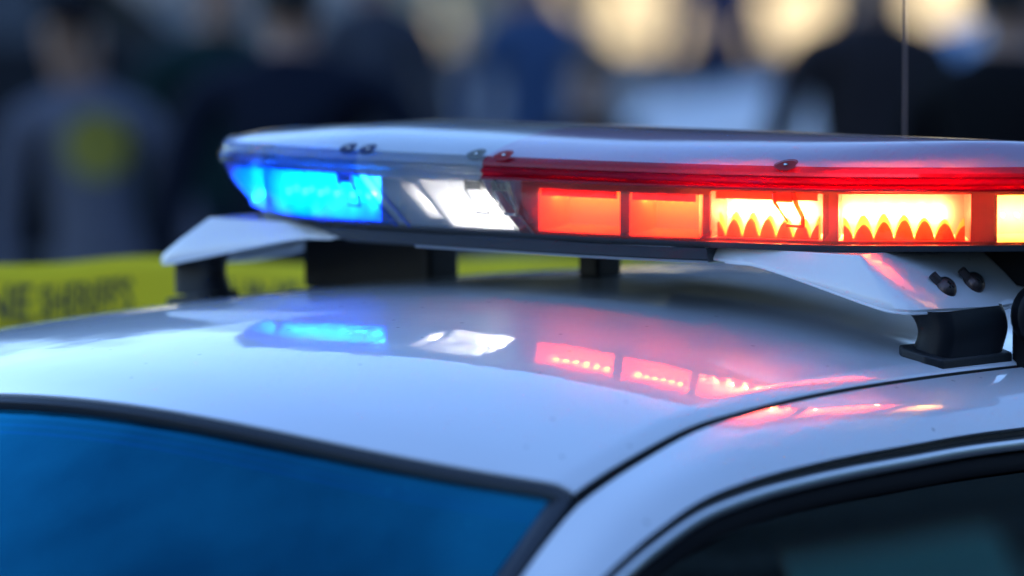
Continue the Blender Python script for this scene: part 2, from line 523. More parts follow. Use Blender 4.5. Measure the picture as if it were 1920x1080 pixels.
# hood, boot lid, cowl
def sheet(ys, zs, xs, crown, m, nm, n=21):
    u = np.linspace(-1, 1, n)
    P = [np.stack([u * x, np.full(n, y), z + crown * (1 - u**2)], -1) for y, z, x in zip(ys, zs, xs)]
    return obj(nm, MB().grid(np.array(P), flip=True), m, car)
sheet([-2.80, -2.78, -2.6, -2.2, -1.62], [-1.1, -.80, -.735, -.69, -.635], [.62, .65, .72, .77, .80], .05, M['paint'], 'hood')
sheet([-1.62, -1.44], [-.64, -.635], [.79, .72], .05, M['blackp'], 'cowl')
sheet([1.62, 1.9, 2.2, 2.24], [-.56, -.55, -.60, -1.1], [.72, .74, .70, .66], .04, M['paint'], 'boot_lid')
u = np.linspace(-1, 1, 25)
def quadstrip(A, B, n=16):
    return np.array([A * (1 - t) + B * t + np.array([0, 0, .02 * math.sin(math.pi * t)]) for t in np.linspace(0, 1, n)])
# windscreen glass
HX = .555
hx = u * HX
top = np.stack([hx, header_y(hx) - .012, roof_z(hx, header_y(hx), False) - .016], -1)
botm = np.stack([u * .70, -1.44 - .20 * (1 - u**2), -.635 + .045 * (1 - u**2)], -1)
M['glass_screen'] = lens_mat('glass_screen', (.10, .42, .62), .015, ior=2.0, gcol=(.03, .60, 1), dust_sheen=.30, dcol=(.02, .36, .56))  # teal dcol paints paler patches of reflected sky on the glass
ws = quadstrip(top, botm, 24)
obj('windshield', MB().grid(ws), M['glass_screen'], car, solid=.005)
rtop = np.stack([u * .53, np.full(25, 1.13), roof_z(u * .53, np.full(25, 1.12), False) - .012], -1)
rbot = np.stack([u * .66, np.full(25, 1.62) + .05 * (1 - u**2), -.555 + .04 * (1 - u**2)], -1)
obj('rear_window', MB().grid(quadstrip(rtop, rbot, 12)), M['glass_side'], car, solid=.005)
# windscreen moulding: top rail and two side rails, profile with a ridge
hx = np.linspace(-1, 1, 81) * .571
hy = header_y(hx)
T0 = np.stack([hx, hy, roof_z(hx, hy)], -1)
sl = np.array([0, -.86, -.50])                  # down the glass
nn = np.array([0, -.50, .86])
prof = [(-.001, -.014), (-.0005, -.004), (.003, -.0005), (.007, .0005), (.010, -.0012), (.012, -.0012), (.016, .0005), (.021, -.001), (.024, -.005), (.026, -.013)]
P = np.stack([T0 + sl * a * .68 + nn * h for a, h in prof], 1)
mould = obj('windshield_moulding', MB().grid(P), M['mould'], car, angle=35)
for s in (1, -1):
    e0 = np.array([.572, -.733, roof_z(.572, -.733)]) ; e1 = np.array([.715, -1.45, -.628])
    L = np.array([e0 * (1 - t) + e1 * t + np.array([0, 0, .012 * math.sin(math.pi * t)]) for t in np.linspace(0, 1, 30)])
    pr = [(.000, -.02), (.0, -.004), (-.006, .001), (-.018, .002), (-.024, -.001), (-.030, -.002), (-.040, -.006), (-.046, -.016)]
    P = np.stack([L + np.array([a, 0, h]) for a, h in pr], 1)
    obj('side_moulding', MB().grid(mirror(P, s)), M['mould'], car, angle=35)

# cabin inside
dark = pbr('cabin_dark', (.02, .022, .025), .8)
seat_m = pbr('seat_cloth', (.10, .105, .11), .9, bump=.5, bscale=300)
hb = MB()
P = []
for y in np.linspace(-.70, 1.0, 12):
    xs = np.linspace(-.54, .54, 13)
    P.append(np.stack([xs, np.full(13, y), roof_z(xs, np.full(13, y), False) - .05], -1))
obj('headliner', hb.grid(np.array(P)), pbr('headliner_cloth', (.09, .09, .10), .9), car)
obj('dashboard', MB().box((0, -1.20, -.74), (1.36, .42, .16)), dark, car, bevel=.03)
obj('cabin_floor', MB().box((0, .1, -1.22), (1.5, 2.9, .06)), dark, car)
for s in (1, -1):
    b = MB().box((s * .36, -.02, -.92), (.52, .52, .16)).box((s * .36, .27, -.62), (.50, .14, .62), rot=Matrix.Rotation(R(-14), 3, 'X'))
    st = obj('front_seat', b, seat_m, car, bevel=.04)
    obj('headrest', MB().box((s * .36, .36, -.27), (.27, .10, .17), rot=Matrix.Rotation(R(-10), 3, 'X')), seat_m, st, bevel=.035)
obj('rear_seat', MB().box((0, .95, -.95), (1.3, .5, .2)).box((0, 1.2, -.68), (1.3, .16, .55)), seat_m, car, bevel=.05)
b = MB()
for x in (-.62, -.2, .2, .62):
    b.tube([(x, .50, -1.15), (x, .50, -.22)], .012, 8)
b.tube([(-.62, .50, -.22), (.62, .50, -.22)], .012, 8).tube([(-.62, .50, -.60), (.62, .50, -.60)], .012, 8)
obj('partition_frame', b, M['blackp'], car)
# whip aerial on the roof behind the bar
b = MB().tube([(.185, .40, -.078), (.185, .40, -.05)], [.022, .012], 12).tube([(.185, .40, -.05), (.185, .40, .62)], [.0013, .0010], 8)
obj('antenna', b, pbr('antenna_steel', (.22, .15, .15), .4, metal=.4), car)

# ------------------------------------------------------------------ light bar
bar = empty('light_bar', (.055, 0, BASE - .13), 'white topped light bar with lit blue, clear and red lenses across the car roof', 'light bar')
SO = [(-.30, .168), (-.42, .158), (-.52, .140), (-.562, .115), (-.572, .075), (-.555, .02), (-.525, -.035), (-.485, -.085), (-.43, -.125), (-.296, -.158), (-.2, -.170), (-.1, -.175), (0, -.176), (.1, -.175), (.2, -.170),
      (.32, -.150), (.43, -.116), (.506, -.066), (.556, -.024), (.6, .02), (.64, .07), (.664, .12), (.655, .155), (.60, .172), (.45, .18), (.2, .182), (0, .18), (-.15, .176)]
NS = 420
SOL = catmull(SO, NS, True)
tt = np.roll(SOL, -1, 0) - np.roll(SOL, 1, 0); tt /= np.linalg.norm(tt, axis=1)[:, None]
NIN = np.stack([-tt[:, 1], tt[:, 0]], -1)
if ((NIN * (np.array([.05, 0]) - SOL)).sum(1) < 0).mean() > .5:
    NIN = -NIN
INS = .013 + .037 * sstep(-SOL[:, 0] + .055, .33, .55)
MED = np.stack([np.clip(SOL[:, 0] * .92, -.42, .52), np.full(NS, .03)], -1)
def ring(ins, z):
    ins = np.broadcast_to(np.asarray(ins, float), (NS,)); z = np.broadcast_to(np.asarray(z, float), (NS,))
    return np.c_[SOL + NIN * ins[:, None], z]
front = (NIN[:, 1] > .05)
def idx_of(x):
    k = np.where(front)[0]
    return int(k[np.argmin(abs(SOL[k, 0] - x))])
iL, iC, iR = idx_of(-.195), idx_of(.003), idx_of(.66)
def seg(i0, i1):
    return [(i0 + k) % NS for k in range(((i1 - i0) % NS) + 1)]
# lower lens: convex wall, three runs; the joint lines lean to the right as they go down
def lens_rows(sel, shear0, shear1):
    rows = []
    for t in np.linspace(0, 1, 11):
        z = .0605 * (1 - t)
        ins = INS * (t ** 1.5) + .003
        rr = ring(ins, z)
        n = len(sel)
        rows.append((rr, t))
    out = []
    for rr, t in rows:
        a = sel[0] + shear0 * t; b = sel[-1] + shear1 * t
        if sel[-1] < sel[0]:
            b += NS
        q = np.linspace(a, b, len(sel))
        i = np.floor(q).astype(int); f = (q - i)[:, None]
        out.append(rr[i % NS] * (1 - f) + rr[(i + 1) % NS] * f)
    return np.stack(out, 1)
perim = np.linalg.norm(np.diff(SOL, axis=0), axis=1).mean()
dirn = 1 if SOL[idx_of(.1), 0] < SOL[(idx_of(.1) + 3) % NS, 0] else -1
shL = .055 / np.linalg.norm(SOL[iL] - SOL[(iL + 1) % NS]); shC = .047 / np.linalg.norm(SOL[iC] - SOL[(iC + 1) % NS])
iBack = int(np.argmin(abs(SOL[:, 0] + .2) + (SOL[:, 1] < 0) * 9))
iBack2 = int(np.argmin(abs(SOL[:, 0] - .2) + (SOL[:, 1] < 0) * 9))
# outline order: starts at the back left, runs left end, front, right end, back
gap = 1.0
lens_b = obj('lens', MB().grid(lens_rows(seg(iBack, iL), 0, shL)), M['lens_blue'], bar)
lens_b['label'] = 'blue lens at the far end'
lens_c = obj('lens', MB().grid(lens_rows(seg(iL, iC), shL, shC)), M['lens_clear'], bar)
lens_c['label'] = 'clear lens between the blue and the red'
lens_r = obj('lens', MB().grid(lens_rows(seg(iC, iBack2), shC, 0)), M['lens_red'], bar)
lens_r['label'] = 'clear lens in front of the red lamps'
obj('lens', MB().grid(lens_rows(seg(iBack2, iBack), 0, 0)), M['lens_clear'], bar)['label'] = 'clear lens along the back'
# upper band with fine ribs
BP = [(.004, .0600), (-.001, .0605), (-.0024, .0635), (.0020, .0660), (-.0022, .0685), (-.0022, .0715), (.0026, .0742), (.0005, .0762), (.0015, .0800), (.005, .0840), (.010, .0865)]
def band(sel, m, lab, nm='dome_band'):
    P = np.stack([ring(i, z)[sel] for i, z in BP], 1)
    o = obj(nm, MB().grid(P), m, bar, angle=25)
    o['label'] = lab
    return o
band(seg(iBack, iL), M['band_blue'], 'blue tinted band at the far end')
band(seg(iL, iC), M['band_clear'], 'clear band')
band(seg(iC, iBack2), M['band_red'], 'red band')
band(seg(iBack2, iBack), M['band_clear'], 'clear band along the back')
# dome tops: one pale, one rose
CREASE = ring(.010, .0865)
MX = .012
def dome_rows(sel):
    out = []
    zt = .0268 - .016 * sstep(-SOL[:, 0], .22, .54)
    for t in np.concatenate([np.linspace(0, .3, 9), np.linspace(.36, 1, 9)]):
        p = CREASE.copy()
        p[:, :2] = CREASE[:, :2] * (1 - t) + MED * t
        p[:, 2] = .0865 + zt * (1 - (1 - min(1, t / .95)) ** 2.6)
        out.append(p[sel])
    return np.stack(out, 1)
g1 = seg(iBack, iC); g2 = seg(iC, iBack2); g3 = seg(iBack2, iBack)
o = obj('dome_cover', MB().grid(dome_rows(g1)), M['dome_white'], bar); o['label'] = 'pale bluish white cover over the blue and clear lenses'
o = obj('dome_cover', MB().grid(dome_rows(g2)), M['dome_rose'], bar); o['label'] = 'rose tinted white cover over the red lenses'
o = obj('dome_cover', MB().grid(dome_rows(g3)), M['dome_white'], bar); o['label'] = 'pale cover along the back'
# closing floor and inner spine
flo = np.stack([ring(INS + .002, 0.0005), ring(INS + .12, .0005)], 1)
F = MB(); F.add(ring(INS + .001, .0008), [tuple(range(NS))]); F.add(ring(INS + .003, -.006), [tuple(range(NS))[::-1]])
F.grid(np.stack([ring(INS + .001, .0008), ring(INS + .003, -.006)], 1), closed_u=True)
obj('base_plate', F, M['tray'], bar)
sp = MB()
sel = seg(iBack, iC)
sp.grid(np.stack([ring(INS + .075, .001)[sel], ring(INS + .075, .085)[sel]], 1))
obj('inner_wall', sp, M['inner'], bar)
sp = MB(); sel = seg(iC, iBack2)
sp.grid(np.stack([ring(INS + .058, .001)[sel], ring(INS + .058, .062)[sel], ring(INS + .02, .062)[sel]], 1))
obj('inner_wall', sp, M['inner_red'], bar)
# dark lower tray under the middle
tr = MB()
k = [i for i in seg(idx_of(-.315), idx_of(.30))]
TP = [(.010, -.0062), (.012, -.010), (.014, -.019), (.020, -.0225), (.11, -.024), (.16, -.024)]
P = np.stack([np.c_[(SOL + NIN * i)[k], np.full(len(k), z)] for i, z in TP], 1)
fade = sstep(np.linspace(0, 1, len(k)), 0, .16)
P[..., 2] = -.0062 + (P[..., 2] + .0062) * fade[:, None]
tr.grid(P)
e = P[-1]; tr.add([e[0], e[1], e[2], e[3], e[4], e[5], (e[5][0], e[5][1], -.0062)], [(0, 1, 2, 3, 4, 5, 6)])
tray = obj('lower_tray', tr, M['tray'], bar, angle=30)
tl = MB()
P = np.stack([np.c_[(SOL + NIN * i)[k[30:]], np.full(len(k) - 30, z)] for i, z in ((.0155, -.0205), (.0135, -.0215), (.0155, -.0235), (.019, -.0235))], 1)
obj('tray_lip', tl.grid(P), pbr('tray_lip_grey', (.30, .31, .33), .3), tray)
# joints between lens runs: clear double beads
def bead(sel_i, sh, m, off):
    pts = []
    for t in np.linspace(0, 1, 14):
        rr = ring(INS * (t ** 1.5) + .0012, .0605 * (1 - t))
        q = sel_i + off + sh * t
        i = int(math.floor(q)); f = q - i
        pts.append(rr[i % NS] * (1 - f) + rr[(i + 1) % NS] * f)
    return MB().tube(pts, .0011, 6)
grey_joint = pbr('joint_grey', (.10, .09, .085), .3)
for ii, sh, m in ((iL, shL, pbr('joint_blue', (.01, .05, .35), .2)), (iC, shC, grey_joint)):
    for off in (-.6, 2.6):
        obj('lens_joint', bead(ii, sh, m, off), m, bar)

# lamp modules
curveM = None
def base_curve(ins_extra, z):
    return np.c_[SOL + NIN * (INS * .45 + ins_extra)[:, None], np.full(NS, z)]
def on_front(x, ins_extra):
    C = base_curve(ins_extra, 0)
    k = np.where(front | (SOL[:, 0] > .5) & (SOL[:, 1] < .11))[0]
    i = k[np.argmin(abs(C[k, 0] - x))]
    return C[i, :2]
def module(x0, x1, led_m, refl, optic, n=6, depth=.045, scallop=True, lip=False, shear=0, back=.012, lab=None, zr=(.004, .0555), led_h=.55, flare=.004):
    a = on_front(x0, back); b = on_front(x1, back)
    a = Vector((a[0], a[1], 0)); b = Vector((b[0], b[1], 0))
    ux = (b - a); w = ux.length; ux.normalize()
    ny = Vector((-ux.y, ux.x, 0))                       # into the bar
    Pt = lambda s, d, z: a + ux * (s + shear * z) + ny * d + Vector((0, 0, z))
    z0, z1 = zr
    mb = MB()
    # tray: back, floor, ceiling, cheeks; opening flares outward
    f = [Pt(-flare, 0, z0), Pt(w + flare, 0, z0), Pt(w + flare, 0, z1), Pt(-flare, 0, z1)]
    ki = .001 if refl is M['refl_hot'] else .005
    k = [Pt(ki, depth, z0 + .006), Pt(w - ki, depth, z0 + .006), Pt(w - ki, depth, z1 - .003), Pt(ki, depth, z1 - .003)]
    mb.add(f + k, [(4, 5, 6, 7), (0, 1, 5, 4)])
    mb.add([f[2], f[3], k[3], k[2]], [(0, 1, 2, 3)], 1)
    mb.add([f[1], f[2], k[2], k[1]], [(0, 1, 2, 3)], 1)
    mb.add([f[3], f[0], k[0], k[3]], [(0, 1, 2, 3)], 1)
    g = obj('light_module', mb, [refl, M['ceil_red'] if refl is M['refl_hot'] else refl], bar, smooth=False, solid=0)
    if lab:
        g['label'] = lab
    zz = z0 + (z1 - z0) * led_h
    for i in range(n):
        s = w * (i + .5) / n * .87
        if led_m is M['led_white'] and n > 1:
            s = w * (.52 + .44 * (i + .5) / n)          # the diodes sit in the inner half of this lamp
        c = Pt(s, depth * .52, zz)
        q = MB()
        rr = .0030
        q.tube([c + ny * .0016, c + ny * .0004, c - ny * .0012, c - ny * .0022], [rr * .9, rr, rr * .85, rr * .4], 8)
        q.mi = [0] * 8 + [1] * 16 + [0, 1]
        obj('led', q, [led_m, M['face_' + led_m.name]], g)
    if lip:
        q = MB()
        q.prism([Pt(0, -.001, z1 - .008), Pt(w, -.001, z1 - .008), Pt(w, -.001, z1), Pt(0, -.001, z1)], ny * .0015)
        obj('lamp_lip', q, M['lip_red'], g, smooth=False)
    if scallop:
        # moulded optic: two lobed edges below the row of diodes, the deeper, paler one added for the glow's yellow fringe
        for dz_, dep_, mm_, nm_ in ((0, .004, optic, 'optic'), (.13, .011, M['optic_pale'] if optic is M['optic_red'] else optic, 'fringe_optic')):
            N = n * 16
            top = []
            for i in range(N + 1):
                s = w * i / N
                ph = abs(math.cos(math.pi * (i / N) * n))
                hh_ = .36 + .06 * math.sin(7.3 * math.floor(i / N * n + .5) + 40 * x0 + 9 * dz_)
                top.append(Pt(s, dep_, z0 + .0015 + (hh_ * ph ** .85 + dz_ * (.35 + .65 * ph)) * (z1 - z0)))
            low = [Pt(w * i / N, dep_, z0) for i in range(N + 1)]
            q = MB().grid(np.array([low, top]))
            obj(nm_, q, mm_, g, smooth=False)
    return g
module(-.490, -.390, M['led_blue'], M['refl_blue'], M['optic_blue'], n=4, lab='blue lamp at the curved end')
module(-.376, -.170, M['led_blue'], M['refl_blue'], M['optic_blue'], n=6, lab='wide blue lamp')
module(-.048, .040, M['led_white'], M['refl_white'], M['optic_white'], n=6, scallop=False, shear=-1.05, lab='white lamp behind the clear lens')
module(-.072, -.062, M['led_white'], M['refl_white'], M['optic_white'], n=1, scallop=False, shear=-1.2, zr=(.012, .050), lab='narrow lamp added for the white light streak')  # added sliver, stands in for a streak of the white lamp's light
module(.070, .176, M['led_dim'], M['refl_red'], M['optic_red'], n=6, scallop=False, led_h=.86, zr=(.004, .052), lip=True, lab='red lamp nearest the clear lens')
module(.196, .279, M['led_dim'], M['refl_red'], M['optic_red'], n=6, scallop=False, led_h=.86, zr=(.004, .052), lip=True, lab='narrow red lamp')
module(.293, .401, M['led_hot'], M['refl_hot'], M['optic_red'], n=6, lip=True, back=.030, flare=.006, lab='glaring red lamp behind the clip')
module(.429, .534, M['led_hot'], M['refl_hot'], M['optic_red'], n=6, back=.030, flare=.006, lab='glaring red lamp nearest the end')
module(.572, .612, M['led_amber'], M['refl_amber'], M['optic_white'], n=3, scallop=False, lab='amber lamp at the near end')

# clips on the band
def clip(x, m_notch, m_loop, lab, side=1, loop=True):
    i = idx_of(x)
    p0 = ring(.004, .0855)[i]; tdir = Vector((*tt[i], 0)) * dirn; n = Vector((*NIN[i], 0))
    base = Vector(p0)
    q = MB()
    up = Vector((0, 0, 1))
    # scooped pocket in the edge of the cover
    rim = []
    for a in np.linspace(0, 2 * math.pi, 20, endpoint=False):
        s = .011 * math.cos(a); d = .004 * math.sin(a) - .002
        sk = s + .006 * max(0, math.sin(a))
        h = -.0010 + (.0105 * (math.sin(a) + 1) / 2)
        rim.append(base + tdir * sk + n * (.003 + d) + up * (h - .002))
    ctr = base + n * .004 + up * .0022
    q.add(rim + [ctr], [(k, (k + 1) % 20, 20) for k in range(20)])
    q.add([p + up * .0005 for p in rim] + [ctr + (p - ctr) * 1.14 + up * .0006 for p in rim], [(k, (k + 1) % 20, 20 + (k + 1) % 20, 20 + k) for k in range(20)])
    o = obj('lens_clip', q, m_notch, bar); o['label'] = lab
    sc = MB().tube([ctr + up * .0002, ctr + up * .0022], [.0032, .0026], 10)
    obj('screw', sc, M['steel'], o)
    if loop:
        zt = .0600
        c = Vector(ring(.0015, zt)[i])
        q = MB()
        A = c - tdir * .011 + up * -.001; B = c + tdir * .011 + up * -.001
        lift = n * -.002
        pA = [A + lift, A + up * -.012 + tdir * .001 + lift, A + up * -.024 + tdir * .009 + n * .002 + lift, A + up * -.033 + tdir * .015 + n * .004 + lift]
        pB = [B + lift, B + up * -.014 + tdir * .004 + lift, B + up * -.027 + tdir * .010 + n * .003 + lift, B + up * -.038 + tdir * .010 + n * .005 + lift]
        q.tube(pA, [.0022, .0018, .0013, .0009], 8)
        q.tube(pB, [.0026, .0026, .0022, .0020], 8)
        q.tube([pA[-1] + up * -.004 + tdir * -.002, pB[-1]], .0016, 8)
        q.box(c + lift + up * -.007, (.020, .004, .010), rz=math.atan2(tdir.y, tdir.x))
        lo = obj('clip_loop', q, m_loop, o)
    return o
amber_pl = lens_mat('clip_amber', (.85, .28, .12), .08, diffuse=.35, dcol=(.8, .18, .05), ior=1.5)
clear_pl = lens_mat('clip_clear', (.8, .78, .74), .08, diffuse=.25, dcol=(.6, .55, .5), ior=1.6)
blue_pl = lens_mat('clip_blue', (.2, .55, .95), .08, diffuse=.3, dcol=(.1, .4, .8), ior=1.6)
red_pock = pbr('pocket_red', (.28, .004, .008), .6)
blue_pock = pbr('pocket_blue', (.006, .02, .09), .6)
clear_pock = pbr('pocket_clear', (.10, .12, .12), .5)
clip(-.215, blue_pock, blue_pl, 'blue clip beside the lens joint')
clip(-.178, blue_pock, blue_pl, 'blue clip on the clear side of the joint', loop=False)
clip(-.014, clear_pock, clear_pl, 'clear clip at the middle joint')
clip(.026, red_pock, clear_pl, 'red pocket clip at the middle joint')
clip(.386, red_pock, amber_pl, 'red clip over the glaring lamp')
clip(-.455, blue_pock, blue_pl, 'blue clip at the curved end', loop=False)

# mounting brackets and feet
def bracket(s, xo, lab):
    # white pressed cover: front face slopes down to the outer corner, outer face carries two screws
    fr = -.128
    q = MB()
    yb = .13
    sec = []                                # rows of (x, bottom z) running from the inner toe round the corner to the back
    path = [(.275, fr + .004, -.0205), (.32, fr, -.0225), (.345, fr, -.0235), (.38, fr, -.030), (.44, fr, -.0445), (.49, fr - .001, -.0565), (.520, fr + .001, -.0635),
            (.537, fr + .008, -.0660), (.545, fr + .020, -.0670), (.549, fr + .05, -.0680), (.551, 0, -.0715), (.551, .06, -.0725), (.548, yb - .02, -.068), (.535, yb, -.062), (.46, yb + .004, -.034), (.36, yb, -.022), (.30, yb - .01, -.0205)]
    Pp = catmull(np.array(path), 90)
    top_in = np.stack([np.clip(Pp[:, 0] * .86 + .032, .27, .478), np.clip(Pp[:, 1] + .012 * np.sign(-Pp[:, 1]), fr + .010, yb - .012), np.full(len(Pp), -.0066)], -1)
    rows = []
    for t, bul in ((0, 0), (.25, .5), (.5, .8), (.8, .9), (.93, .55), (.98, .15), (1, 0)):
        p = top_in * (1 - t) + Pp * t
        outx = .013 * bul * sstep(Pp[:, 0], .40, .54)
        p = p.copy(); p[:, 0] += outx; p[:, 1] -= .004 * bul * (Pp[:, 1] < -.05)
        rows.append(p)
    lip = Pp.copy(); lip[:, 2] += .004; lip[:, 0] -= .007; lip[:, 1] += .007 * np.sign(.0 - Pp[:, 1])
    rows.append(lip)
    cen = np.mean(top_in, 0)
    P = np.stack(rows, 1)
    if s < 0:
        P[..., 0] = -P[..., 0]
        P[..., 0] = -(xo - (.551 + P[..., 0]) * 1.22)
    q.grid(P)
    q.add(P[:, 0], [tuple(range(len(P)))])
    o = obj('mounting_bracket', q, M['bracket'], bar, angle=35)
    o['label'] = lab
    obj('bracket_lip', MB().tube(P[4:78, -2], .0017, 8), M['bracket'], o)
    return o
br = bracket(1, .551, 'white mounting bracket at the near end with two screws')
bl = bracket(-1, .565, 'white mounting bracket at the far end')
for y, z in ((-.030, -.0455), (.026, -.0435)):
    c = Vector((.533, y, z))
    NS_ = Vector((.86, -.12, .50)).normalized()
    q = MB()
    rows = [(-.004, .0128), (.003, .0128), (.0055, .0118), (.0080, .0092), (.0095, .0055), (.0100, .0018)]
    q.tube([c + NS_ * a for a, _ in rows], [r_ for _, r_ in rows], 18)
    sc = obj('screw', q, M['screw'], br)
    cr = MB()
    for ang in (35, 125):
        cr.box(c + NS_ * .0100, (.0016, .0105, .0022), rot=Matrix.Rotation(R(-30), 3, 'Y') @ Matrix.Rotation(R(ang), 3, 'X'))
    obj('screw_cross', cr, M['black'], sc, smooth=False)
    # slot the screw slides in
    q = MB().tube([c + Vector((-.001, -.004, .003)), c + Vector((-.0085, -.013, .0155))], [.0052, .0050], 12)
    q2 = obj('screw_slot', q, pbr('slot_dark', (.03, .02, .02), .4), sc)
def foot(x0, x1, y0, y1, ztop, zpad, s, lab, bulge=.016):
    """black rubber foot: a bent column on a broad pad"""
    q = MB()
    n = 12
    P = []
    for t in np.linspace(0, 1, n):
        z = ztop * (1 - t) + (zpad + .012) * t
        c = bulge * math.sin(math.pi * t) * (1 - .35 * t)
        xa, xb = x0 + c, x1 + .35 * c
        ya, yb = y0 + .35 * c, y1 + .25 * c
        rr = min(.022, (xb - xa) * .45, (yb - ya) * .45)
        loop = []
        for cx_, cy_, a0 in ((xb - rr, yb - rr, 0), (xa + rr, yb - rr, 90), (xa + rr, ya + rr, 180), (xb - rr, ya + rr, 270)):
            loop += [(cx_ + rr * math.cos(R(a0 + q_)), cy_ + rr * math.sin(R(a0 + q_))) for q_ in (0, 18, 36, 54, 72, 90)]
        P.append([(s * px, py, z) for px, py in loop])
    q.grid(np.array(P).transpose(1, 0, 2), closed_u=True)
    o = obj('mounting_foot', q, M['blackp'], bar, angle=40); o['label'] = lab
    pb = MB()
    zc = zpad + .006
    xs_, ys_ = (x0 + .004, x1 + .002), (y0 - .014, y1 + .004)
    ol = [(xs_[0] + .01, ys_[0]), (xs_[1] - .012, ys_[0]), (xs_[1], ys_[0] + .018), (xs_[1], ys_[1]), (xs_[0], ys_[1]), (xs_[0], ys_[0] + .01)]
    lo = [(s * a, b_, float(roof_z(a, b_)) - .002) for a, b_ in ol]
    hi = [(s * a, b_, float(roof_z(a, b_)) + .010) for a, b_ in ol]
    nn_ = len(ol)
    pb.add(lo + hi, [tuple(range(nn_))[::-1], tuple(range(nn_, 2 * nn_))] + [(i, (i + 1) % nn_, nn_ + (i + 1) % nn_, nn_ + i) for i in range(nn_)])
    obj('foot_pad', pb, M['black'], o, bevel=.003, smooth=False)
    return o
foot(.512, .566, -.090, .048, -.066, -.130, 1, 'black foot under the near bracket')
foot(.478, .556, -.105, -.06, -.050, -.116, -1, 'black foot under the far bracket', bulge=.018)
q = MB()
q.box((-.355, .06, -.058), (.205, .06, .085))
o = obj('rear_foot', q, M['blackp'], bar, bevel=.008, smooth=False)
q = MB().box((-.03, .08, -.050), (.030, .05, .040))
obj('centre_support', q, M['blackp'], bar, bevel=.006, smooth=False)
q = MB()
q.prism([(.02, .150, -.0065), (.02, .158, -.036), (.50, .150, -.048), (.56, .10, -.052), (.56, .10, -.0065)], (.0, .012, 0))
obj('rear_sky_blocker', q, M['blackp'], bar, smooth=False)  # added piece, keeps reflected sky off the roof under the bar
# clamp knob at the near end
q = MB()
c = Vector((.585, .075, -.078))
rows = [(-.02, .014), (-.006, .020), (-.004, .034), (.002, .036), (.010, .035), (.014, .030), (.016, .012)]
q.tube([c + Vector((a, -.4 * a, 0)) for a, _ in rows], [r_ for _, r_ in rows], 24)
q.box((.575, .085, -.112), (.02, .06, .05))
obj('clamp_knob', q, M['blackp'], bar)

# ------------------------------------------------------------------ people, tape, parked cars, buildings
CP = Vector((3.359, -4.252, .374))
RT = Vector((math.cos(PSI), math.sin(PSI), 0))
FH = Vector((-math.sin(PSI), math.cos(PSI), 0))
def place(right, depth):
    """a spot on the ground: metres to the right of the view line and metres away"""
    p = CP + RT * right + FH * depth
    return Vector((p.x, p.y, 0))


def at(u, depth):
    return place((u - 960) / 8750 * depth, depth)

skin_m = pbr('skin', (.34, .20, .14), .55, spec=.3)
_cloth = {}
def cloth(col, rough=.9):
    k = tuple(col)
    if k not in _cloth:
        _cloth[k] = pbr('cloth', col, rough, spec=.12, var=.15, scale=20, bump=.4, bscale=300)
    return _cloth[k]

